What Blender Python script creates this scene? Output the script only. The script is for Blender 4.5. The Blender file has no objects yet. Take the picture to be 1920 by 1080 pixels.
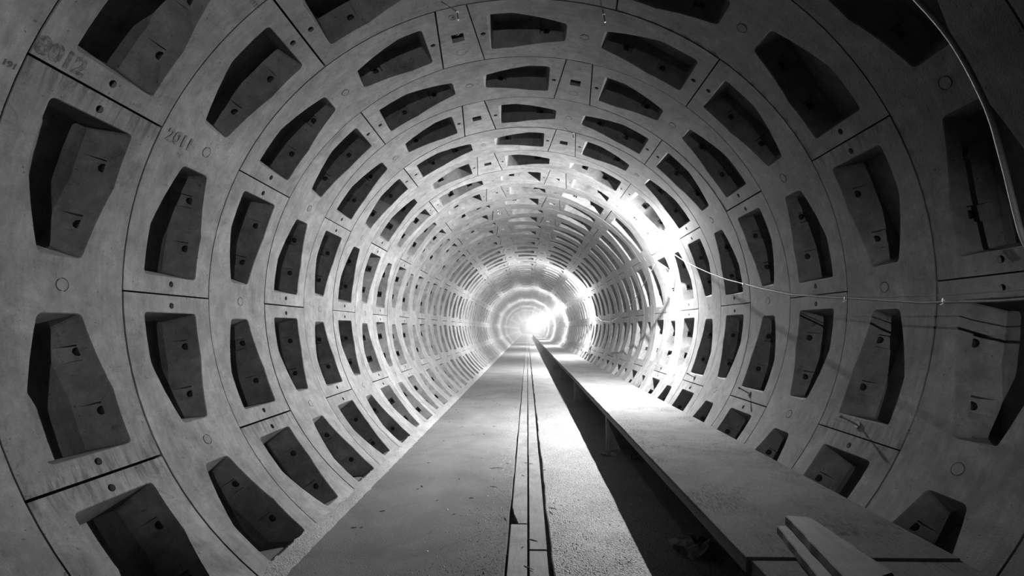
import bpy, bmesh, math, random
from mathutils import Vector, Matrix
from mathutils.geometry import tessellate_polygon
random.seed(7)
PI = math.pi
C = bpy.context.scene.collection
SC = bpy.context.scene

# ---------------------------------------------------------------- camera, world, exposure
cam_d = bpy.data.cameras.new('camera'); cam = bpy.data.objects.new('camera', cam_d); C.objects.link(cam)
cam_d.sensor_width = 36.0; cam_d.lens = 16.875; cam_d.clip_start = 0.02; cam_d.clip_end = 500
cam.location = (0.026, 0.0, -0.314)
cam.rotation_euler = (math.radians(90 + 1.115), 0, math.radians(0.95))
cam_d.shift_x = -0.00721; cam_d.shift_y = 0.03069
SC.camera = cam
w = bpy.data.worlds.new('world'); SC.world = w; w.use_nodes = True
w.node_tree.nodes['Background'].inputs[0].default_value = (0, 0, 0, 1)
w.node_tree.nodes['Background'].inputs[1].default_value = 0.0
vs = SC.view_settings
vs.view_transform = 'Standard'; vs.look = 'None'; vs.gamma = 1.0; vs.use_curve_mapping = False
vs.exposure = 0.0
SC.cycles.max_bounces = 7; SC.cycles.diffuse_bounces = 4; SC.cycles.volume_bounces = 0
SC.cycles.glossy_bounces = 3; SC.cycles.transparent_max_bounces = 4
SC.cycles.sample_clamp_indirect = 6.0
HAZE = [(-8, 9.0, .0002), (9.0, 19.0, .0006), (19.0, 33.0, .0014), (33.0, 60.0, .0038), (60.0, 194, .004)]   # y from, y to, density: dust thickens along the tunnel
LAMP = 490000.0           # radiance of the clear front lens of a reflector bulb; the frosted rest gives LAMP_BACK of that
LAMP_BACK = 0.013
LAMP_BEHIND = 82000.0       # the shaded bulb that hangs behind the viewpoint

# ---------------------------------------------------------------- tunnel frame
R = 2.8; AX = 1.06307; TILT = 0.021654; ROLL = math.radians(-1.9224)
D0 = 1.58542; W = 0.961257
H = 0.26                    # rib depth
FLOOR_Z = -2.2; SLAB_Z = -2.245; DECK_Z = -1.6
R_FIRST, R_LAST, R_END = -9, 105, 200
LAMP_D = [-4.6, 8.95, 21.35, 35.3, 50.6, 65, 79, 93, 107, 121, 135, 149, 163]

def tun(theta, y, r=1.0):                       # point on (r times) the lining, theta clockwise from the crown in degrees
    t = math.radians(theta) + ROLL
    x, z = AX*R*r*math.sin(t), R*r*math.cos(t)
    c, s = math.cos(TILT), math.sin(TILT)
    return Vector((c*x + s*z, y, -s*x + c*z))
def tun_n(theta):                               # inward normal
    a, b = tun(theta - .5, 0), tun(theta + .5, 0)
    d = (b - a).normalized(); n = Vector((-d.z, 0, d.x))
    return n if n.dot(-a) > 0 else -n

# ---------------------------------------------------------------- materials
class NT:
    def __init__(s, name, rough=0.8, spec=0.3):
        s.m = bpy.data.materials.new(name); s.m.use_nodes = True
        s.t = s.m.node_tree; s.b = s.t.nodes['Principled BSDF']
        s.b.inputs['Roughness'].default_value = rough
        s.b.inputs['Specular IOR Level'].default_value = spec
        s.y = 0
    def n(s, typ, **kw):
        o = s.t.nodes.new(typ)
        for k, v in kw.items():
            if k.startswith('i_'):
                key = k[2:]
                o.inputs[int(key) if key.isdigit() else key].default_value = v
            else: setattr(o, k, v)
        return o
    def l(s, a, b): s.t.links.new(a, b)
    def coord(s, scale=(1, 1, 1), rnd=True):
        tc = s.n('ShaderNodeTexCoord'); mp = s.n('ShaderNodeMapping'); mp.inputs['Scale'].default_value = scale
        if rnd:
            oi = s.n('ShaderNodeObjectInfo'); ml = s.n('ShaderNodeMath', operation='MULTIPLY', i_1=37.0)
            s.l(oi.outputs['Random'], ml.inputs[0])
            ad = s.n('ShaderNodeVectorMath', operation='ADD'); s.l(tc.outputs['Object'], ad.inputs[0]); s.l(ml.outputs[0], ad.inputs[1])
            s.l(ad.outputs[0], mp.inputs['Vector'])
        else: s.l(tc.outputs['Object'], mp.inputs['Vector'])
        return mp.outputs[0]
    def noise(s, co, scale, detail=4, rough=.6, dist=0.0):
        o = s.n('ShaderNodeTexNoise'); o.inputs['Scale'].default_value = scale; o.inputs['Detail'].default_value = detail
        o.inputs['Roughness'].default_value = rough; o.inputs['Distortion'].default_value = dist
        s.l(co, o.inputs['Vector']); return o.outputs['Fac']
    def ramp(s, f, a, b, lo=0.0, hi=1.0):
        o = s.n('ShaderNodeMapRange'); o.inputs['From Min'].default_value = a; o.inputs['From Max'].default_value = b
        o.inputs['To Min'].default_value = lo; o.inputs['To Max'].default_value = hi
        s.l(f, o.inputs['Value']); return o.outputs['Result']
    def mul(s, a, b):
        o = s.n('ShaderNodeMath', operation='MULTIPLY')
        for i, v in enumerate((a, b)):
            if isinstance(v, (int, float)): o.inputs[i].default_value = v
            else: s.l(v, o.inputs[i])
        return o.outputs[0]
    def grey(s, f):
        o = s.n('ShaderNodeCombineColor')
        for i in range(3): s.l(f, o.inputs[i])
        s.l(o.outputs[0], s.b.inputs['Base Color'])
    def bump(s, f, strength, dist=0.01):
        o = s.n('ShaderNodeBump'); o.inputs['Strength'].default_value = strength; o.inputs['Distance'].default_value = dist
        s.l(f, o.inputs['Height']); s.l(o.outputs[0], s.b.inputs['Normal'])

def mat_concrete(name, base, lo=.72, scale=1.0, bump=.35, rnd=True, runs=False):
    t = NT(name, .85, .25); co = t.coord(rnd=rnd)
    big = t.ramp(t.noise(co, 1.8*scale, 6, .68, .8), .32, .68, lo, 1.15)
    blot = t.ramp(t.noise(co, 7*scale, 6, .72, .4), .35, .65, .74, 1.14)
    st = t.ramp(t.noise(t.coord((1.0, 9, 1.0), rnd), 3.2*scale, 5, .65), .35, .7, .84, 1.08)
    fine = t.noise(co, 90*scale, 3, .75)
    f = t.mul(t.mul(t.mul(t.mul(big, st), blot), t.ramp(fine, .3, .7, .88, 1.1)), base)
    if rnd:
        oi = t.n('ShaderNodeObjectInfo'); f = t.mul(f, t.ramp(oi.outputs['Random'], 0, 1, .93, 1.07))
    dark = t.ramp(t.noise(co, 4.0*scale, 7, .75, 1.6), .57, .70, 1.0, .62)
    pits = t.ramp(t.noise(co, 38*scale, 1, .4), .73, .77, 1.0, .45)
    f = t.mul(t.mul(f, dark), pits)
    if runs:                                     # dirty water has run down from the joints at both ends of the segment
        tc = t.n('ShaderNodeTexCoord'); sx = t.n('ShaderNodeSeparateXYZ'); t.l(tc.outputs['Object'], sx.inputs[0])
        at = t.n('ShaderNodeMath', operation='ARCTAN2'); t.l(sx.outputs[0], at.inputs[0]); t.l(sx.outputs[2], at.inputs[1])
        ab = t.n('ShaderNodeMath', operation='ABSOLUTE'); t.l(at.outputs[0], ab.inputs[0])
        near = t.ramp(ab.outputs[0], math.radians(20.8), math.radians(25.6))
        sn = t.ramp(t.noise(t.coord((2.2, 13, 2.2), False), 1.6, 5, .7, .5), .46, .6)
        iv = t.n('ShaderNodeMath', operation='SUBTRACT'); iv.inputs[0].default_value = 1.0; t.l(t.mul(t.mul(near, sn), .6), iv.inputs[1])
        f = t.mul(f, iv.outputs[0])
    t.grey(f); t.bump(t.mul(fine, pits), bump, .005); return t.m
def mat_plain(name, v, rough=.6, metal=0.0, spec=.4):
    t = NT(name, rough, spec); co = t.coord(); f = t.mul(t.ramp(t.noise(co, 30, 3), .3, .7, .75, 1.2), v)
    t.grey(f); t.b.inputs['Metallic'].default_value = metal; return t.m
def mat_grit(name, base, rough, spec, grit, bump, dist, con=(.3, .7, .62, 1.35)):
    t = NT(name, rough, spec); co = t.coord(rnd=False)
    big = t.ramp(t.noise(co, 1.1, 6, .66, .6), .32, .68, .72, 1.15)
    patch = t.ramp(t.noise(co, 1.7, 4, .6), .4, .62, .55, 1.0)       # where the grit lies thicker
    sp = t.noise(co, grit, 3, .8); vo = t.n('ShaderNodeTexVoronoi'); vo.inputs['Scale'].default_value = grit*1.1; t.l(co, vo.inputs['Vector'])
    f = t.mul(t.mul(big, t.ramp(sp, *con)), base)
    dots = t.ramp(t.noise(co, grit*.5, 2, .5), .69, .73, 1.0, .3); f = t.mul(f, dots)
    t.grey(f)
    ad = t.n('ShaderNodeMath', operation='SUBTRACT'); t.l(sp, ad.inputs[0]); t.l(vo.outputs['Distance'], ad.inputs[1])
    t.bump(t.mul(ad.outputs[0], patch), bump, dist); return t.m
def mat_wood(name, base, axis=(14, 1.0, 14), stain=.55, rough=.75):
    t = NT(name, rough, .3); co = t.coord(axis); cu = t.coord()
    g = t.noise(co, 3.0, 5, .65, .8); f = t.ramp(g, .3, .7, .72, 1.15)
    st = t.ramp(t.noise(cu, 2.0, 6, .72, .9), .42, .68, 1.1, stain)
    grain = t.noise(cu, 70, 3, .7)
    f = t.mul(t.mul(t.mul(f, st), t.ramp(grain, .3, .7, .85, 1.1)), base)
    t.grey(f); t.bump(g, .35, .006); return t.m
def mat_deck(name, base):
    t = NT(name, .95, .04); co = t.coord(); lg = t.coord((9, 1.6, 9))
    big = t.ramp(t.noise(co, 1.3, 5, .65, .4), .35, .65, .78, 1.1)
    chips = t.ramp(t.noise(lg, 9, 5, .75, .5), .3, .7, .72, 1.2)
    mask = t.ramp(t.noise(co, 1.6, 5, .7, .7), .45, .62, 0.0, 1.0)     # patches worn through to dark chips
    sc = t.ramp(t.noise(t.coord((30, 3.5, 30)), 4, 4, .75, .6), .48, .62, 0.0, .75)
    dk = t.n('ShaderNodeMath', operation='SUBTRACT'); dk.inputs[0].default_value = 1.0; t.l(t.mul(mask, sc), dk.inputs[1])
    fine = t.noise(co, 110, 3, .8)
    f = t.mul(t.mul(t.mul(t.mul(big, chips), dk.outputs[0]), t.ramp(fine, .3, .7, .75, 1.2)), base)
    t.grey(f); t.bump(t.mul(fine, dk.outputs[0]), .5, .006); return t.m
def mat_ink(name, a, b):                        # blotchy, half worn-off paint
    t = NT(name, .9, .1); co = t.coord(); t.grey(t.ramp(t.noise(co, 22, 5, .7, .6), .4, .62, a, b)); return t.m
def mat_emit(name, v):
    m = bpy.data.materials.new(name); m.use_nodes = True; t = m.node_tree
    for n in list(t.nodes): t.nodes.remove(n)
    o = t.nodes.new('ShaderNodeOutputMaterial'); e = t.nodes.new('ShaderNodeEmission')
    e.inputs[0].default_value = (1, 1, 1, 1); e.inputs[1].default_value = v; t.links.new(e.outputs[0], o.inputs[0]); return m

M_LINING = mat_concrete('cast_concrete', .098, .6)
M_LINING_RUNS = mat_concrete('stained_concrete', .098, .6, 1.0, .35, True, True)
M_KEY = mat_concrete('key_block_concrete', 0.102)
M_GRIT = mat_plain('pale_grit', .13, .42, 0, .5)
M_PLUG = mat_concrete('plug_mortar', .088)
M_FLOOR = mat_grit('screed_floor', .066, .9, .08, 90, .45, .004)
M_SLAB = mat_grit('gritty_slab', .074, .62, .3, 60, 1.0, .009, (.38, .64, .4, 1.6))
M_MORTAR = mat_grit('spilt_mortar', .115, .9, .1, 60, .8, .01)
M_PLANK = mat_wood('worn_floor_plank', .074, (12, 1.6, 12), .5)
M_DECK = mat_deck('plywood_deck', .085)
M_EDGE = mat_wood('deck_edge_timber', 0.068, (1, 2, 14), .7)
M_POST = mat_wood('post_timber', 0.088, (12, 12, 1.5), .7)
M_TIMBER = mat_wood('old_timber', 0.05, (14, 1, 14), .6)
M_STEEL = mat_plain('rusty_steel', 0.048, .5, .6)
M_CABLE = mat_plain('pale_cable', 0.075, .5)
M_HOSE = mat_plain('pale_hose', 0.11, .6)
M_BLACK = mat_plain('black_rubber', .025, .6)
M_INK = mat_ink('faded_ink', .030, .085)
M_GROOVE = mat_ink('cast_mark_shade', .055, .092)
M_PLASTIC = mat_plain('crumpled_plastic', 0.136, .35)
M_SOCKET = mat_plain('lamp_socket', .12, .5)
M_TIP = mat_plain('galvanised_tip', .6, .35, 0)
M_HOLE_SHADE = mat_plain('painted_hole_shade', .012, .7, 0, .1)  # near-black colour painted in as the shade inside the bolt holes
M_BULB = mat_emit('glowing_bulb', LAMP)
M_BULB_FAR = mat_emit('distant_bulb', LAMP*.6)
M_BULB_SILVER = mat_emit('glowing_bulb_silvered', LAMP*LAMP_BACK)
M_BULB_DIM = mat_emit('dim_bulb', LAMP_BEHIND)
M_ENAMEL = mat_plain('enamel_shade', .3, .5)

# ---------------------------------------------------------------- helpers
def link_mesh(name, bm, mat, parent=None, smooth=None):
    me = bpy.data.meshes.new(name)
    bmesh.ops.recalc_face_normals(bm, faces=bm.faces[:])
    bm.to_mesh(me); bm.free(); me.materials.append(mat)
    if smooth is not None:
        for p in me.polygons: p.use_smooth = True
        me.set_sharp_from_angle(angle=math.radians(smooth))
    o = bpy.data.objects.new(name, me); C.objects.link(o)
    if parent: o.parent = parent
    return o
def empty(name, loc=(0, 0, 0)):
    o = bpy.data.objects.new(name, None); C.objects.link(o); o.location = loc; o.empty_display_size = .1; return o
def tag(o, label=None, cat=None, group=None, kind=None):
    if label: o['label'] = label
    if cat: o['category'] = cat
    if group: o['group'] = group
    if kind: o['kind'] = kind
    return o
def box(bm, lo, hi, bev=0.0, jit=0.0):
    r = bmesh.ops.create_cube(bm, size=1.0); vsx = r['verts']
    for v in vsx:
        v.co = Vector([lo[i] + (hi[i]-lo[i])*(v.co[i]+.5) + random.uniform(-jit, jit) for i in range(3)])
    if bev:
        es = list({e for v in vsx for e in v.link_edges})
        bmesh.ops.bevel(bm, geom=es, offset=bev, segments=2, affect='EDGES', profile=.6)
def tube(bm, pts, rad, n=8, cap=True):
    pts = [Vector(p) for p in pts]; rings = []
    for i, p in enumerate(pts):
        d = (pts[min(i+1, len(pts)-1)] - pts[max(i-1, 0)]).normalized()
        a = d.cross(Vector((0, 0, 1)));  a = a.normalized() if a.length > .05 else d.cross(Vector((1, 0, 0))).normalized()
        b = d.cross(a)
        rr = rad[i] if isinstance(rad, (list, tuple)) else rad
        rings.append([bm.verts.new(p + rr*(a*math.cos(2*PI*k/n) + b*math.sin(2*PI*k/n))) for k in range(n)])
    for A, B in zip(rings, rings[1:]):
        for k in range(n): bm.faces.new((A[k], A[(k+1) % n], B[(k+1) % n], B[k]))
    if cap: bm.faces.new(rings[0]); bm.faces.new(rings[-1][::-1])
def smooth_path(P, m=6):
    P = [Vector(p) for p in P]; out = []
    for i in range(len(P)-1):
        a, b, c, d = P[max(i-1, 0)], P[i], P[i+1], P[min(i+2, len(P)-1)]
        for k in range(m):
            t = k/m
            out.append(.5*((2*b) + (c-a)*t + (2*a-5*b+4*c-d)*t*t + (3*b-a-3*c+d)*t**3))
    return out + [P[-1]]

# ---------------------------------------------------------------- lining segments (flat first, then bent round the tunnel)
GA = 0.0072                                     # half of the joint gap
DEG = math.radians(1)*R
def circle(cx, cy, r, n=12): return [(cx + r*math.cos(2*PI*k/n), cy + r*math.sin(2*PI*k/n)) for k in range(n)]
def offset_poly(P, d):                          # CCW polygon moved inwards; d one distance or one for each edge (edge i runs from P[i] to P[i+1])
    out = []; n = len(P); D = d if isinstance(d, list) else [d]*n
    for i in range(n):
        a, b, c = Vector(P[i-1]), Vector(P[i]), Vector(P[(i+1) % n])
        e1, e2 = (b-a).normalized(), (c-b).normalized()
        n1, n2 = Vector((-e1.y, e1.x)), Vector((-e2.y, e2.x))
        k1, k2 = n1.dot(b) + D[i-1], n2.dot(b) + D[i]; det = n1.x*n2.y - n1.y*n2.x
        if abs(det) < 1e-4: out.append(tuple(b + n1*D[i-1])); continue
        out.append(((k1*n2.y - k2*n1.y)/det, (n1.x*k2 - n2.x*k1)/det))
    return out
def round_poly(P, rads, seg=3):
    out = []; n = len(P); tags = []
    for i in range(n):
        a, b, c = Vector(P[i-1]), Vector(P[i]), Vector(P[(i+1) % n]); r = rads[i]
        if r <= 0: out.append(tuple(b)); continue
        p, q = b + (a-b).normalized()*r, b + (c-b).normalized()*r
        for k in range(seg+1):
            t = k/seg; out.append(tuple(p*(1-t)**2 + b*2*t*(1-t) + q*t*t))
    return out
class Flat:
    def __init__(s): s.bm = bmesh.new()
    def poly(s, outer, holes, f, mi=0):               # planar polygon with holes in 2D, mapped by f to 3D
        loops = [outer] + holes; flat = [p for L in loops for p in L]
        tris = tessellate_polygon([[Vector((p[0], p[1], 0)) for p in L] for L in loops])
        vv = [s.bm.verts.new(f(*p)) for p in flat]
        for t in tris:
            try: s.bm.faces.new([vv[i] for i in t]).material_index = mi
            except ValueError: pass
    def strip(s, A, B, closed=True, mi=0):            # 3D loops of the same length
        a = [s.bm.verts.new(p) for p in A]; b = [s.bm.verts.new(p) for p in B]; n = len(A)
        for i in range(n if closed else n-1):
            j = (i+1) % n
            s.bm.faces.new((a[i], a[j], b[j], b[i])).material_index = mi
    def finish(s, x0, x1, step):
        bm = s.bm; bmesh.ops.remove_doubles(bm, verts=bm.verts[:], dist=1e-5)
        k = math.ceil((x1-x0)/step)
        for i in range(1, k):
            g = bm.verts[:] + bm.edges[:] + bm.faces[:]
            bmesh.ops.bisect_plane(bm, geom=g, plane_co=(x0+(x1-x0)*i/k, 0, 0), plane_no=(1, 0, 0), dist=1e-5)
        for v in bm.verts:
            a = v.co.x/R; q = R + v.co.z; v.co = Vector((q*math.sin(a), v.co.y, q*math.cos(a)))
        return bm
Z0 = lambda x, y: Vector((x, y, 0))
def zc(z): return lambda x, y: Vector((x, y, z))
def drill(F, cx, cy, r, depth, n=12):
    c = circle(cx, cy, r, n); F.strip([zc(0)(*p) for p in c], [zc(depth)(*p) for p in c]); F.poly(c, [], zc(depth), 1); return c  # bottom of the hole gets the painted shade colour
def facet(F, p0, p1, b0, b1, z0, z1, niches):
    """one planar wall of a pocket between its mouth (p0,p1 at z0) and its bottom (b0,b1 at z1), with bolt niches cut in"""
    P0, P1, B0 = Vector((*p0, z0)), Vector((*p1, z0)), Vector((*b0, z1)); B1 = Vector((*b1, z1))
    e1 = (P1-P0).normalized(); e2 = (B0-P0); e2 = (e2 - e1*e2.dot(e1)).normalized(); nn = e1.cross(e2)
    if nn.y < 0: nn = -nn                       # into the concrete (far wall)
    fr = lambda a, b, t=0.0: P0 + e1*a + e2*b + nn*t
    q = lambda v: ((v-P0).dot(e1), (v-P0).dot(e2))
    holes = []
    for a in niches:
        w, bA, bM, bB, t = .055, .08, .155, .225, .042
        holes.append([(a-w, bA), (a+w, bA), (a+w, bB), (a-w, bB)])
        c = circle(a, (bA+bM)/2, .031, 8)
        F.poly([(a-w, bA), (a+w, bA), (a+w, bM), (a-w, bM)], [c], lambda x, y: fr(x, y, t))
        F.strip([fr(*p, t) for p in c], [fr(*p, t+.035) for p in c], True, 1); F.poly(c, [], lambda x, y: fr(x, y, t+.035), 1)   # hole sides and bottom coloured black to stand for the shade inside
        F.strip([fr(a-w, bM, t), fr(a+w, bM, t)], [fr(a-w, bB), fr(a+w, bB)], False)
        F.strip([fr(a-w, bA), fr(a+w, bA)], [fr(a-w, bA, t), fr(a+w, bA, t)], False)
        for x in (a-w, a+w):
            F.strip([fr(x, bA), fr(x, bM), fr(x, bB)], [fr(x, bA, t), fr(x, bM, t), fr(x, bB)], False)
    F.poly([q(P0), q(P1), q(B1), q(B0)], holes, lambda x, y: fr(x, y))
def pocket(F, sg, wide, fine):
    """sg: +1/-1 side of the segment; returns the mouth outline to cut from the skin"""
    vw = lambda s, a, b: a if s < 15 else b
    base = [(3.8, .355), (14.6, .207), (wide, .207), (wide, .80), (14.6, .80), (3.8, .645)]
    P = [(s*DEG*sg, v*W) for s, v in base]
    if sg < 0: P = P[::-1]                      # keep it CCW
    rads = [.035 if abs(abs(p[0])/DEG - 14.6) > .3 else 0 for p in P]
    tap = [.03, .03, .05, .04, .04, .095]        # draft of the near, wide-end, far and narrow-end walls
    if sg < 0: tap = [tap[i] for i in (4, 3, 2, 1, 0, 5)]
    B = offset_poly(P, tap); z0 = .006 if fine else 0.0
    top = round_poly(P, rads); bot = round_poly(B, rads)
    n = len(P)
    # walls: straight pieces between the rounded corners, then the corners
    def cut(Q, i, j):                           # the straight piece from corner i to corner j
        a, b = Vector(Q[i]), Vector(Q[j]); d = (b-a).normalized()
        return tuple(a + d*rads[i]), tuple(b - d*rads[j])
    for i in range(n):
        j = (i+1) % n
        p0, p1 = cut(P, i, j); b0, b1 = cut(B, i, j)
        mx, my = (p0[0]+p1[0])/2, (p0[1]+p1[1])/2
        nic = []
        if fine and my > .6*W and abs(p1[0]-p0[0]) > .2:
            for s in (8.8, 17.0):
                if wide < 20: s *= .9
                x = s*DEG*sg
                if min(p0[0], p1[0]) + .06 < x < max(p0[0], p1[0]) - .06:
                    nic.append(abs(x-p0[0])*math.hypot(p1[0]-p0[0], p1[1]-p0[1])/abs(p1[0]-p0[0]))
        facet(F, p0, p1, b0, b1, z0, H, nic)
        if rads[j] > 0:
            m = [k for k, v in enumerate(top) if (Vector(v)-Vector(P[j])).length <= rads[j]+1e-6]
            F.strip([zc(z0)(*top[k]) for k in m], [zc(H)(*bot[k]) for k in m], False)
    F.poly(bot, [], zc(H))
    if fine:
        out = offset_poly(top, -.006); F.strip([Z0(*p) for p in out], [zc(z0)(*p) for p in top]); return out
    return top
def segment(key, fine=True):
    F = Flat(); a = 25.714*DEG
    xa0 = xa1 = -a + GA; xb0 = xb1 = a - GA
    if key > 0: xb0, xb1 = a - 2.93*DEG - GA, a - 4.67*DEG - GA
    if key < 0: xa0, xa1 = -a + 2.93*DEG + GA, -a + 4.67*DEG + GA
    g = GA*.9; e = [(xa0, g), (xb0, g), (xb1, W-g), (xa1, W-g)]
    holes = [pocket(F, 1, 19.25 if key > 0 else 22.6, fine), pocket(F, -1, 19.25 if key < 0 else 22.6, fine)]
    if fine:
        for sg in (1, -1):
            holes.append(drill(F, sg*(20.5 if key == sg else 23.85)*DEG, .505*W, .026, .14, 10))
        c1, c2 = circle(0, .52*W, .046, 16), circle(0, .52*W, .040, 16)   # grout plug: a narrow round groove
        F.strip([Z0(*p) for p in c1], [zc(.006)(*p) for p in c1]); F.strip([zc(.006)(*p) for p in c1], [zc(.006)(*p) for p in c2])
        F.strip([zc(.006)(*p) for p in c2], [zc(.003)(*p) for p in c2]); F.poly(c2, [], zc(.003)); holes.append(c1)
    F.poly(e, holes, Z0)
    if fine:
        F.strip([Z0(*p) for p in e], [zc(H+.06)(*p) for p in e]); F.poly(e, [], zc(H+.06))
    return F.finish(min(xa0, xa1), max(xb0, xb1), 3.2*DEG if fine else 6.5*DEG)
def keyblock(fine=True):
    F = Flat(); g = GA*.9
    e = [(-2.93*DEG+GA, g), (2.93*DEG-GA, g), (4.67*DEG-GA, W-g), (-4.67*DEG+GA, W-g)]
    holes = []
    if fine:
        h = [(-.062, .43*W), (.062, .43*W), (.062, .565*W), (-.062, .565*W)]; holes = [h]
        b = [(-.05, .445*W), (.05, .445*W), (.05, .55*W), (-.05, .55*W)]
        F.strip([Z0(*p) for p in h], [zc(.15)(*p) for p in b]); F.poly(b, [], zc(.15))
        c1, c2 = circle(0, .77*W, .055, 18), circle(0, .77*W, .051, 18)
        F.strip([Z0(*p) for p in c1], [zc(.004)(*p) for p in c1]); F.strip([zc(.004)(*p) for p in c2], [Z0(*p) for p in c2])
        F.strip([zc(.004)(*p) for p in c1], [zc(.004)(*p) for p in c2]); F.poly(c2, [], Z0); holes.append(c1)
        F.strip([Z0(*p) for p in e], [zc(H+.06)(*p) for p in e]); F.poly(e, [], zc(H+.06))
    F.poly(e, holes, Z0)
    return F.finish(-4.7*DEG, 4.7*DEG, 3.2*DEG)
def make_me(name, bm, mat):
    bmesh.ops.recalc_face_normals(bm, faces=bm.faces[:]); me = bpy.data.meshes.new(name); bm.to_mesh(me); bm.free()
    me.materials.append(mat); me.materials.append(M_HOLE_SHADE)
    for p in me.polygons: p.use_smooth = True
    me.set_sharp_from_angle(angle=math.radians(20)); return me
SEG = {k: make_me('lining_segment', segment(k), M_LINING) for k in (0, 1, -1)}
KEY = make_me('key_block', keyblock(), M_KEY)

SEG_RUNS = SEG[0].copy(); SEG_RUNS.materials[0] = M_LINING_RUNS
F = Flat(); c_ = circle(0, .52*W, .0385, 16); F.poly(c_, [], zc(-.0015)); F.strip([zc(-.0015)(*p) for p in c_], [zc(.004)(*p) for p in c_]); PLUG = make_me('grout_plug', F.finish(-.04, .04, .05), M_PLUG)
bm = bmesh.new(); tube(bm, smooth_path([(-.054, .475*W, R+.10), (-.03, .49*W, R+.05), (.0, .50*W, R+.035), (.03, .49*W, R+.05), (.054, .475*W, R+.10)], 4), .007, 6); BAR = make_me('lifting_bar', bm, M_STEEL)
def put_sub(name, me, parent):
    o = bpy.data.objects.new(name, me); C.objects.link(o); o.parent = parent; return o
def course(name, label):
    o = empty(name); o.rotation_euler = (0, TILT, 0); o.scale = (AX, 1, 1); return tag(o, label, None, None, 'structure')
wall_left = course('wall_left', 'curved grey concrete lining on the left side of the tunnel, rows of hollow segments')
wall_right = course('wall_right', 'curved grey concrete lining on the right side of the tunnel behind the raised deck')
ceiling = course('ceiling', 'arched concrete lining overhead with small key blocks along the crown')
def put(name, me, parent, th, n):
    o = bpy.data.objects.new(name, me); C.objects.link(o); o.parent = parent
    o.location = (random.uniform(-.002, .002), D0 + W*n, random.uniform(-.002, .002))
    o.rotation_euler = (0, math.radians(th) + ROLL + random.uniform(-.0006, .0006), 0); return o
def ring_layout(n):
    s = 1 if n % 2 == 0 else -1                 # even rings have their key right of the crown
    S = 360/7
    return s, [(s*S*.75, -s, ceiling), (-s*S*.25, s, ceiling), (s*S*1.75, 0, wall_right if s > 0 else wall_left),
               (-s*S*1.25, 0, wall_left if s > 0 else wall_right), (-s*S*2.25, 0, wall_left if s > 0 else wall_right),
               (s*S*2.75, 0, wall_right if s > 0 else wall_left)]
for n in range(R_FIRST, R_LAST):
    s, L = ring_layout(n)
    for th, k, par in L:
        stained = (n, round(th)) in ((1, -90), (1, -141), (2, 90), (2, 141), (3, -141))
        o = put('lining_segment', SEG_RUNS if stained else SEG[k], par, th, n)
        if -1 <= n <= 6: put_sub('grout_plug', PLUG, o)
    o = put('key_block', KEY, ceiling, s*360/28, n)
    if 2 <= n <= 8: put_sub('lifting_bar', BAR, o)
# the far rings, too small to pick apart: one joined piece for each side
LOW = {k: segment(k, False) for k in (0, 1, -1)}; LOWK = keyblock(False)
for par in (wall_left, wall_right, ceiling):
    V, Fc = [], []
    for n in range(R_LAST, R_END):
        s, L = ring_layout(n)
        items = [(th, LOW[k]) for th, k, p in L if p is par]
        if par is ceiling: items.append((s*360/28, LOWK))
        for th, bm in items:
            a = math.radians(th) + ROLL; c, sn = math.cos(a), math.sin(a); o = len(V); y = D0 + W*n
            bm.verts.index_update()
            V += [(v.co.x*c + v.co.z*sn, v.co.y + y, -v.co.x*sn + v.co.z*c) for v in bm.verts]
            Fc += [tuple(v.index + o for v in f.verts) for f in bm.faces]
    me = bpy.data.meshes.new('distant_lining'); me.from_pydata(V, [], Fc); me.materials.append(M_LINING)
    o = bpy.data.objects.new('distant_lining', me); C.objects.link(o); o.parent = par; o['kind'] = 'stuff'
for b in list(LOW.values()) + [LOWK]: b.free()
Y0, Y1 = D0 + W*R_FIRST, D0 + W*R_END

# ---------------------------------------------------------------- floor: two slabs and the planks between them
floor = tag(empty('floor'), 'flat concrete tunnel floor with a double row of planks let into it', None, None, 'structure')
def slab(name, x0, x1, z, mat, edge=0.0):
    bm = bmesh.new(); N = 420; top = []
    for i in range(N+1):
        t = i/N; y = Y0 + (Y1-Y0)*t**2.2
        wob = lambda s: .006*math.sin(y*1.9+s) + .005*math.sin(y*5.3+2*s) + .004*math.sin(y*11.7+s)
        a, b = x0 + (wob(1)*edge if x0 > -1 else 0), x1 + (wob(2)*edge if x1 < 1 else 0)
        top.append([bm.verts.new((q, y, zz)) for q, zz in ((a, z-.2), (a, z-.008), (a+.01, z), (b-.01, z), (b, z-.008), (b, z-.2))])
    for A, B in zip(top, top[1:]):
        for k in range(5): bm.faces.new((A[k], A[k+1], B[k+1], B[k]))
    return link_mesh(name, bm, mat, floor)
slab('slab', -2.25, -.152, FLOOR_Z, M_FLOOR, .6)
slab('slab', .232, 2.4, SLAB_Z, M_SLAB, 1.0)
bm = bmesh.new(); box(bm, (-.3, Y0, -2.45), (.4, Y1, -2.33)); link_mesh('trench_bed', bm, M_SLAB, floor)
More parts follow.
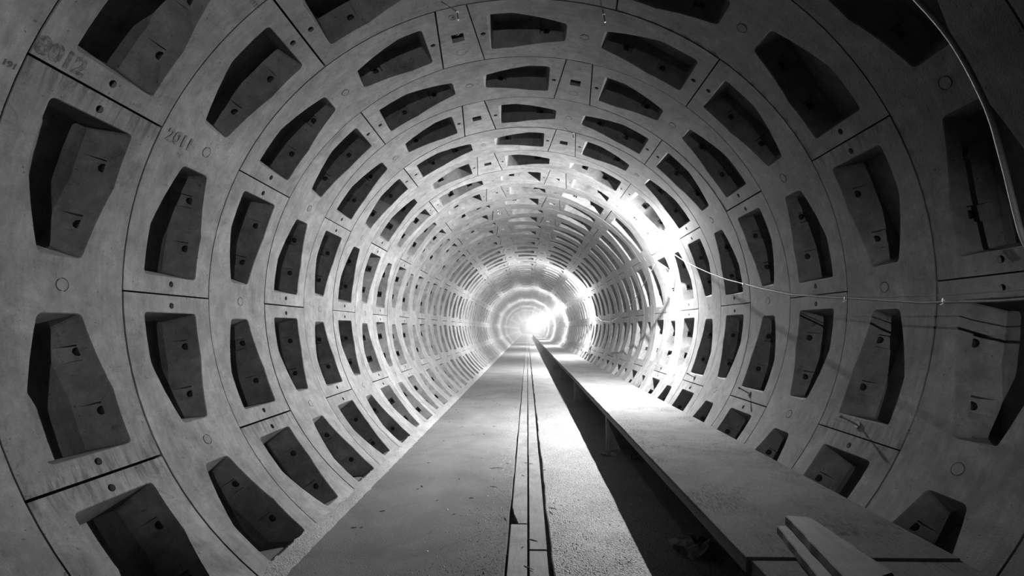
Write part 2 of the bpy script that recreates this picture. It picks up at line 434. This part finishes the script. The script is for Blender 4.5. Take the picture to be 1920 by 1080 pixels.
def plank(x0, x1, y0, y1, notch=False):
    bm = bmesh.new(); g = .006
    sk = random.uniform(-.004, .004); dz = random.uniform(-.006, .003)
    out = [(x0+g+sk, y0+g), (x1-g+sk, y0+g), (x1-g-sk, y1-g), (x0+g-sk, y1-g)]
    if notch: out = [(x0+.075, y0+g), (x1-g, y0+g), (x1-g, y1-g), (x0+g, y1-g), (x0+g, y0+.42), (x0+.03, y0+.33), (x0+.028, y0+.24), (x0+.06, y0+.12)]
    b = [bm.verts.new((x, y, FLOOR_Z-.05+dz)) for x, y in out]; t = [bm.verts.new((x, y, FLOOR_Z+dz)) for x, y in out]
    n = len(out); ft = bm.faces.new(t); bm.faces.new(b[::-1])
    for i in range(n): bm.faces.new((b[i], b[(i+1) % n], t[(i+1) % n], t[i]))
    bmesh.ops.bevel(bm, geom=list(ft.edges), offset=.005, segments=1, affect='EDGES')
    link_mesh('plank', bm, M_PLANK, floor)
XM = .034
y = -3.1
for a, b in ((-3.0, 1.0), (1.0, 4.132), (4.132, 7.187), (7.187, 10.6)): plank(XM+.004, .2, a, b)
for a, b in ((-2.2, 1.9), (1.9, 4.675), ): plank(-.14, XM-.004, a, b)
plank(-.14, XM-.004, 4.685, 9.55, True)
for x0, x1, y in ((XM+.004, .2, 10.6), (-.14, XM-.004, 9.55)):
    while y < 120:
        L = random.uniform(3.2, 5.4); plank(x0 + random.uniform(-.006, .006), x1 + random.uniform(-.006, .006), y, y+L); y += L
# rough mortar spilt along the left foot of the lining
bm = bmesh.new(); prev = None; y = Y0
while y < 90:
    wd = random.uniform(.0, .03) + (.03 if random.random() < .1 else 0); e = tun(-141.25, y)
    j = lambda q: random.uniform(-q, q)
    row = [bm.verts.new(p) for p in (tun(-138.6 + j(.5), y, 1.001), tun(-139.5 + j(.3), y, .9965 + j(.0015)), tun(-140.6 + j(.2), y, .995 + j(.002)), (e.x + .004 + wd*.45, y, FLOOR_Z - .004))]
    if prev:
        for k in range(3): bm.faces.new((prev[k], prev[k+1], row[k+1], row[k]))
    prev = row; y += .06 if y < 15 else .25
o = link_mesh('mortar_ridge', bm, M_MORTAR, floor, 60); o['kind'] = 'stuff'

# ---------------------------------------------------------------- raised deck along the right wall
deck = tag(empty('raised_deck', (1.85, 5.6, FLOOR_Z)), 'long low timber deck on posts running along the right wall', 'walkway')
def dk(name, bm, mat): 
    o = link_mesh(name, bm, mat, deck); o.matrix_parent_inverse = Matrix.Translation(deck.location).inverted(); return o
PL = 5.778; ends = [2.747 + PL*k for k in range(-1, 20)]
for k, (a, b) in enumerate(zip(ends, ends[1:])):
    bm = bmesh.new(); dx = .028 if k == 0 else random.uniform(-.006, .006); dz = -.008 if k == 0 else random.uniform(-.003, .003)
    g = .006 if k == 0 else .001
    z = DECK_Z + dz; x0 = 1.25 + dx; x1 = tun(125.6, 0).x + (.03 if k == 0 else .0)
    N = 24; rows = []
    for i in range(N+1):                         # slightly chewed front edge
        y = a + g + (b-a-2*g)*i/N; c = random.uniform(0, .0025) + (.006 if random.random() < .1 else 0)
        rows.append([bm.verts.new(p) for p in ((x0+c, y, z-.028), (x0+c, y, z-.003), (x0+c+.004, y, z), (x1, y, z), (x1, y, z-.028))])
    for A, B in zip(rows, rows[1:]):
        for j in range(5): bm.faces.new((A[j], A[(j+1) % 5], B[(j+1) % 5], B[j]))
    bm.faces.new(rows[0]); bm.faces.new(rows[-1][::-1])
    dk('deck_panel', bm, M_DECK)
    bm = bmesh.new(); box(bm, (x0+.004, a+.01, z-.095), (x0+.054, b-.01, z-.0285), .003); dk('edge_beam', bm, M_EDGE)
    bm = bmesh.new(); box(bm, (2.1, a+.01, z-.1), (2.15, b-.01, z-.0285)); dk('edge_beam', bm, M_EDGE)
y = 2.45
while y < 117:
    bm = bmesh.new(); box(bm, (1.272, y-.035, SLAB_Z), (1.322, y+.035, DECK_Z-.1), .004, .003); po = dk('post', bm, M_POST)
    bm = bmesh.new(); box(bm, (1.322, y-.02, SLAB_Z+.02), (2.07, y+.02, DECK_Z-.1), .003); dk('cross_board', bm, M_EDGE)
    bm = bmesh.new(); box(bm, (2.08, y-.035, SLAB_Z), (2.13, y+.035, DECK_Z-.1), .004); dk('post', bm, M_POST)
    y += 5.22

# ---------------------------------------------------------------- timber left on the deck
def timber(name, label, cat, P, z0, z1, mat, grp=None):
    """P: four plan corners, counted round; chewed edges"""
    bm = bmesh.new(); N = 9; lo = Vector((sum(p[0] for p in P)/4, sum(p[1] for p in P)/4, z0)); rows = []
    A, B, Cc, D = [Vector(p) for p in P]         # A far left, B far right, Cc near right, D near left
    for i in range(N+1):
        t = i/N; l = A.lerp(D, t); r = B.lerp(Cc, t); j = lambda s: random.uniform(-s, s)
        l = l + Vector((j(.004), 0)); r = r + Vector((j(.007), 0))
        rows.append([bm.verts.new(Vector(p)-lo) for p in ((l.x, l.y, z0), (l.x+.002, l.y, z1-.007), (l.x+.008, l.y, z1), ((l.x+r.x)/2, (l.y+r.y)/2, z1+j(.003)), (r.x-.01, r.y, z1-.002), (r.x, r.y, z1-.012), (r.x, r.y, z0))])
    for U, V in zip(rows, rows[1:]):
        for k in range(7): bm.faces.new((U[k], U[(k+1) % 7], V[(k+1) % 7], V[k]))
    bm.faces.new(rows[0]); bm.faces.new(rows[-1][::-1])
    o = link_mesh(name, bm, mat); o.location = lo; return tag(o, label, cat, grp)
timber('timber_board', 'lower dark board of the two stacked on the near end of the deck', 'board',
       [(1.592, 3.06), (1.77, 3.04), (1.66, 2.15), (1.42, 2.17)], DECK_Z+.002, DECK_Z+.052, M_TIMBER)
timber('timber_board', 'upper splintered board lying on top of another board on the deck', 'board',
       [(1.648, 3.07), (1.80, 3.05), (1.80, 2.37), (1.515, 2.24)], DECK_Z+.0575, DECK_Z+.112, M_TIMBER)

# ---------------------------------------------------------------- lamps and cable on the right wall
ORD = ['nearest', 'second nearest', 'third nearest', 'fourth nearest']
def lamp(i, yd):
    th = 60.4 + (0, 0, 1.0, 2.2, 3.2)[min(i, 4)] - (1.0 if i > 4 else 0)
    p = tun(th, yd, .955); wl = tun(th, yd, 1.0); nrm = tun_n(th)
    root = empty('wall_lamp', p)
    if i <= 4: tag(root, ORD[i-1] + ' bare glowing bulb on the upper right wall', 'lamp', 'bulbs along the right wall')
    else: tag(root, 'small distant glowing bulb in the far row on the right wall', 'lamp', 'bulbs along the right wall')
    bm = bmesh.new(); bmesh.ops.create_uvsphere(bm, u_segments=28, v_segments=20, radius=.046)
    for v in bm.verts:
        if v.co.z > 0: v.co.z *= 1.35; v.co.x *= 1-.25*max(0, v.co.z/.06)**2; v.co.y *= 1-.25*max(0, v.co.z/.06)**2
    ob = link_mesh('bulb', bm, M_BULB if i < 5 else M_BULB_FAR, root, 60)
    ob.data.materials.append(M_BULB_SILVER)
    aim = (nrm + Vector((0, .44, -.12))).normalized()
    for f in ob.data.polygons:                   # reflector bulb: bright front lens towards the room, frosted elsewhere
        f.material_index = 0 if f.normal.dot(aim) > .87 else 1
    bm = bmesh.new(); tube(bm, [(0, 0, .064), (0, 0, .075), (0, 0, .14), (0, 0, .15)], [.02, .026, .022, .008], 12); link_mesh('socket', bm, M_SOCKET, root, 40)
    bm = bmesh.new(); w2 = wl - p; tube(bm, [(0, 0, .15), (w2.x*.3, 0, .165), (w2.x*.9, 0, .15), (w2.x*1.02, 0, .13)], .006, 6); link_mesh('bracket', bm, M_STEEL, root, 40)
    return p
LP = [tun(60.4, LAMP_D[0], .955)] + [lamp(i, d) for i, d in enumerate(LAMP_D) if i]
# the shaded bulb behind the viewpoint that lights the near pockets and throws the cable's shadow
hp = Vector((.2, -1.8, .66)); root = tag(empty('hanging_lamp', hp), 'shaded bulb hanging from the crown behind the viewpoint', 'lamp')
bm = bmesh.new(); bmesh.ops.create_uvsphere(bm, u_segments=16, v_segments=10, radius=.015); link_mesh('bulb', bm, M_BULB_DIM, root, 60)
ax = Vector((.56, -.28, .78)).normalized(); u_ = ax.cross(Vector((0, 1, 0))).normalized(); v_ = ax.cross(u_)
bm = bmesh.new(); prev = None
for k in range(8):
    a = k/7*PI/2; ring = [bm.verts.new(ax*(.19*math.sin(a) - .002) + (u_*math.cos(q*PI/12) + v_*math.sin(q*PI/12))*max(.002, .19*math.cos(a))) for q in range(24)]
    if prev:
        for q in range(24): bm.faces.new((prev[q], prev[(q+1) % 24], ring[(q+1) % 24], ring[q]))
    prev = ring
bm.faces.new(prev); bmesh.ops.solidify(bm, geom=bm.faces[:], thickness=.003); link_mesh('shade', bm, M_ENAMEL, root, 60)
bm = bmesh.new(); box(bm, (-.24, -.15, -.066), (.24, .15, -.063)); link_mesh('visor', bm, M_ENAMEL, root)
bm = bmesh.new(); tube(bm, [ax*.014, ax*.187], .012, 10); link_mesh('socket', bm, M_SOCKET, root, 50)
bm = bmesh.new(); tube(bm, [ax*.19, ax*.25 + Vector((0, 0, .05)), Vector((.05, 0, .5)), tun(2, -1.8, 1.0) - hp], .006, 6); link_mesh('cord', bm, M_BLACK, root, 50)
pts = []
for i in range(len(LAMP_D)-1):
    a, b = LP[i], LP[i+1]; ya, yb = a.y + .1, b.y - .25
    za, zb = (1.13, 1.13) if i < 2 else (1.05, 1.05); lowz = (-.17, -.10)[min(i, 1)]
    n = 26 if i < 3 else 10
    for k in range(n+1):
        t = k/n; y = ya + (yb-ya)*t; u = 2*t-1
        z = lowz + (za-lowz)*u*u
        x = 2.55
        pts.append((x + .012*math.sin(y*2.3), y, z + .01*math.sin(y*3.7)*(1-u*u)))
    pts.append((b.x + .09, b.y - .08, b.z + .16)); pts.append((b.x + .09, b.y + .04, b.z + .15))
bm = bmesh.new(); tube(bm, pts, .008, 7)
tag(link_mesh('power_cable', bm, M_CABLE, None, 60), 'pale cable sagging from bulb to bulb along the right wall', 'cable')
bm = bmesh.new(); tube(bm, [(2.62, -3.5, .5), (2.62, -.5, .08), (2.61, 1.0, -.05), (2.60, 2.5, -.112), (2.60, 3.05, -.105), (2.59, 3.6, -.083), (2.575, 4.5, .0), (2.56, 5.6, .20)], .0035, 5)
tag(link_mesh('thin_wire', bm, M_CABLE, None, 60), 'thin wire running just above the sagging cable on the right wall', 'wire')
for y, r in ((2.95, .02), (3.85, .014), (5.64, .012)):
    u = (y-2.15)/6.55; z = -.17 + 1.3*u*u
    bm = bmesh.new(); tube(bm, [(2.55-.02, y, z-.018), (2.55+.016, y+.006, z), (2.55-.006, y, z+.02), (2.535, y-.006, z-.002)], .0032, 6)
    tag(link_mesh('cable_tie', bm, M_TIP, None, 60), {2.95: 'bright wire knot on the sagging cable nearest the right edge', 3.85: 'small wire knot on the sagging cable, middle of three', 5.64: 'small wire knot on the sagging cable closest to the bulb'}[y], 'tie', 'knots on the cable')

# the pale hose bent round the upper right lining, close to the camera
H_ = [(1.6, 2.80, 2.17), (2.0565, 2.798, 1.841), (2.2828, 2.778, 1.5876), (2.4747, 2.760, 1.3096), (2.6522, 2.764, .9555), (2.7543, 2.782, .6544), (2.8178, 2.777, .3453), (2.838, 2.76, .20), (2.868, 2.75, .12)]
bm = bmesh.new(); tube(bm, smooth_path(H_, 8), .0145, 12)
tag(link_mesh('curved_hose', bm, M_HOSE, None, 60), 'pale hose bent in a long arc over the dark upper right lining', 'hose')

# ---------------------------------------------------------------- short rods hanging from the crown, bolts sticking out on the right
def rod(th, v, L, label, dirn=None):
    p = tun(th, D0 + W*v, 1.0); root = empty('hanging_rod', p); tag(root, label, 'rod', 'rods on the lining')
    d = Vector((.012, .0, -L)) if dirn is None else dirn
    bm = bmesh.new(); tube(bm, [-d*.25, d*.9], .0055, 8); link_mesh('shaft', bm, M_STEEL, root, 50)
    bm = bmesh.new(); tube(bm, [d*.88, d*.94, d], [.008, .011, .008], 8); link_mesh('end_nut', bm, M_TIP, root, 50)
    bm = bmesh.new(); tube(bm, [d*.02, d*.1], [.013, .011], 8); link_mesh('collar', bm, M_TIP, root, 50)
rod(-11.83, 3.08, .085, 'short rod hanging from the topmost key block, beside its round cast mark')
rod(15.54, 3.09, .085, 'short rod hanging from the crown right of the topmost dark pocket')
rod(14.97, 6.04, .085, 'short rod hanging from the third key block down the crown')
rod(-13.5, 11.06, .08, 'short rod hanging from the crown farthest along the tunnel')
for i, n in enumerate((2, 4, 6, 8)):
    th = 113.85; p = tun(th, D0 + W*(n+.505), 1.0); q = tun_n(th)
    root = empty('protruding_bolt', p + q*.002)
    tag(root, ('nearest', 'second nearest', 'third nearest', 'farthest')[i] + ' thin bolt sticking out of the right wall above the deck', 'bolt', 'bolts sticking out above the deck')
    d = (q*.8 + Vector((0, .5, .12)))*.13
    bm = bmesh.new(); tube(bm, [-q*.08, q*.01, d], .007, 8); link_mesh('shank', bm, M_STEEL, root, 50)
    bm = bmesh.new(); tube(bm, [d*.92, d*1.1], .013, 6); link_mesh('nut', bm, M_STEEL, root, 50)
    bm = bmesh.new(); tube(bm, [q*.003, q*.012], .03, 10); link_mesh('washer', bm, M_STEEL, root, 50)

# ---------------------------------------------------------------- cast and stencilled marks on the lining
def mark_text(body, th, v, size, rot, mat, name='stencil_number'):
    cu = bpy.data.curves.new(name, 'FONT'); cu.body = body; cu.size = size; cu.align_x = 'CENTER'; cu.align_y = 'CENTER'; cu.offset = .004*size/.1 if size > .1 else 0
    cu.extrude = .0006; cu.materials.append(mat)
    o = bpy.data.objects.new(name, cu); C.objects.link(o)
    p = tun(th, D0 + W*v, .9987); nrm = tun_n(th); yax = Vector((0, 1, 0)); xax = yax.cross(nrm).normalized()
    # text up along the ring direction turned by rot
    Mx = Matrix((( *xax,), (*yax,), (*nrm,))).transposed()
    o.matrix_world = Matrix.Translation(p) @ Mx.to_4x4() @ Matrix.Rotation(rot, 4, 'Z')
    bpy.context.view_layer.update(); me = bpy.data.meshes.new_from_object(o); m = bpy.data.objects.new(name, me); m.matrix_world = o.matrix_world
    bpy.data.objects.remove(o); C.objects.link(m); return m
marks = []
marks.append((mark_text('8012', -62.75, 1.16, .145, PI/2, M_INK), 'dark stencilled number 8012 by a joint on the upper left lining'))
marks.append((mark_text('2011', -64.7, 2.21, .135, PI/2, M_GROOVE), 'faint stencilled digits below a joint on the left lining'))
marks.append((mark_text('191', -66.3, .945, .05, PI/2, M_INK), 'small dark number at the upper left edge of the lining'))
marks.append((mark_text('9112', -41.2, 1.96, .05, PI/2, M_INK), 'small number beside a ring joint at the top left'))
for o, lb in marks: tag(o, lb, 'number')
for th, v in ((-12.96, 3.15), (12.91, 4.14)):
    bm = bmesh.new(); p = tun(th, D0 + W*v, .9994); nrm = tun_n(th); xx = Vector((0, 1, 0)).cross(nrm)
    P = [p + xx*.036*math.cos(2*PI*k/28) + Vector((0, .036, 0))*math.sin(2*PI*k/28) for k in range(29)]
    tube(bm, P, .0022, 5); tube(bm, [p + xx*q*.036 + Vector((0, .012*s, 0)) for q, s in ((-.7, 1), (-.2, 1.2), (.1, 0), (-.2, -1.2), (-.7, -1))], .0022, 5); tube(bm, [p - xx*.02, p + xx*.004], .0022, 5)
    tag(link_mesh('cast_mark', bm, M_GROOVE), {-12.96: 'round cast mark on the topmost key block beside a rod', 12.91: 'round cast mark on the second key block down the crown'}[th], 'mark', 'cast marks on the key blocks')

# ---------------------------------------------------------------- rubbish under the deck, loop of cable on the far wall, splinters
def crumple(name, label, c, size, seed, mat, cat):
    rnd = random.Random(seed); bm = bmesh.new(); N = 7; g = []
    for i in range(N):
        row = []
        for j in range(N):
            u, v = i/(N-1)-.5, j/(N-1)-.5
            row.append(bm.verts.new((u*size[0] + rnd.uniform(-.03, .03), v*size[1] + rnd.uniform(-.03, .03), max(.004, size[2]*(rnd.random()*.9 - 1.1*(u*u+v*v) + .15)))))
        g.append(row)
    for i in range(N-1):
        for j in range(N-1): bm.faces.new((g[i][j], g[i+1][j], g[i+1][j+1], g[i][j+1]))
    r = bmesh.ops.solidify(bm, geom=bm.faces[:], thickness=.004)
    o = link_mesh(name, bm, mat); o.location = c; return tag(o, label, cat)
crumple('crumpled_sheet', 'crumpled plastic sheet lying in the dark under the near deck', (1.48, 4.22, SLAB_Z), (.36, .28, .13), 5, M_PLASTIC, 'sheet')
crumple('rag', 'small pale rag on the floor beside a deck post', (1.27, 7.45, SLAB_Z), (.22, .2, .05), 8, M_PLASTIC, 'rag')
crumple('rag', 'scrap of sheeting in the dark behind the deck post', (1.62, 7.2, SLAB_Z), (.16, .12, .06), 11, M_PLASTIC, 'rag')
lp = tun(116, 20.6, .985)
root = empty('hanging_coil', lp); tag(root, 'dark loop of cable hanging on the right wall far along the deck', 'coil')
bm = bmesh.new(); tube(bm, smooth_path([(-.20, -1.0, -.20), (-.12, -.75, -.02), (-.03, -.35, .12), (.03, -.12, .27), (.05, .0, .30), (.05, .1, .26), (.03, .16, .10), (-.02, .12, -.05)], 6), .032, 8); link_mesh('cable_loop', bm, M_BLACK, root, 60)
bm = bmesh.new(); tube(bm, [(.02, -.12, .27), (.05, .02, .33), (.04, .1, .28)], .045, 8); link_mesh('pale_wrapping', bm, M_TIP, root, 60)
bm = bmesh.new(); rnd = random.Random(3)
for k in range(90):
    if k < 14: x, y = rnd.uniform(-.5, .3), rnd.uniform(3.6, 7)
    else: x, y = rnd.uniform(-1.7, .1), rnd.uniform(3.4, 16)
    z = FLOOR_Z + .004 if x < .2 else SLAB_Z + .004
    a = rnd.uniform(0, PI); L = rnd.uniform(.008, .03) if k >= 14 else rnd.uniform(.03, .07); d = Vector((math.cos(a), math.sin(a), rnd.uniform(-.05, .05)))*L
    tube(bm, [Vector((x, y, z))-d, Vector((x, y, z+.002)), Vector((x, y, z))+d], [.002, .0045, .002], 5)
tag(link_mesh('floor_splinters', bm, M_BLACK), 'dark wood splinters and grit scattered over the floor and planks', 'debris', None, 'stuff')

def pebbles(name, n, label, fx, mat, seed):
    rnd = random.Random(seed); V, Fc = [], []
    for k in range(n):
        x, y = fx(rnd); z = FLOOR_Z if x < .2 else SLAB_Z
        r = rnd.uniform(.0022, .0055)*(1.6 if rnd.random() < .06 else 1); a = rnd.uniform(0, PI); o = len(V)
        for q in range(4): V.append((x + r*rnd.uniform(.7, 1.3)*math.cos(a+q*PI/2), y + r*rnd.uniform(.7, 1.3)*math.sin(a+q*PI/2), z + r*.25))
        V += [(x, y, z + r*rnd.uniform(.8, 1.1)), (x, y, z - r*.3)]
        for q in range(4): Fc += [(o+q, o+(q+1) % 4, o+4), (o+(q+1) % 4, o+q, o+5)]
    me = bpy.data.meshes.new(name); me.from_pydata(V, [], Fc); me.materials.append(mat)
    o = bpy.data.objects.new(name, me); C.objects.link(o); return tag(o, label, 'grit', None, 'stuff')
def left_xy(r):
    y = 3.2 + 9*r.random()**1.8; return -.155 - abs(r.gauss(0, .16 + .25*max(0, 1-(y-3.2)/3))), y
def right_xy(r):
    y = 3.2 + 8*r.random()**1.7; return r.uniform(.245, 1.1), y
pebbles('floor_grit', 5200, 'fine pale grit scattered on the floor left of the planks', left_xy, M_GRIT, 21)
pebbles('slab_grit', 5200, 'fine pale grit scattered on the slab right of the planks', right_xy, M_GRIT, 22)

# ---------------------------------------------------------------- dusty haze filling the tunnel
hz = None
for k, (ya, yb, dens) in enumerate(HAZE):
    bm = bmesh.new(); box(bm, (-3.2, ya + .01, -2.6), (3.2, yb - .01, 3.0))
    hz = bpy.data.materials.new('dusty_air'); hz.use_nodes = True; t = hz.node_tree
    for n_ in list(t.nodes): t.nodes.remove(n_)
    o_ = t.nodes.new('ShaderNodeOutputMaterial'); v_ = t.nodes.new('ShaderNodeVolumeScatter')
    v_.inputs['Color'].default_value = (1, 1, 1, 1); v_.inputs['Density'].default_value = dens; v_.inputs['Anisotropy'].default_value = .2
    t.links.new(v_.outputs[0], o_.inputs['Volume'])
    tag(link_mesh('haze', bm, hz), ('clear air', 'faint dust', 'thin dusty haze', 'dusty haze', 'dense bright haze')[k] + (' in the tunnel nearest the camera', ' around the nearest glowing bulb', ' round the second nearest bulb', ' well down the tunnel', ' at the far end of the tunnel')[k], 'haze', None, 'stuff')
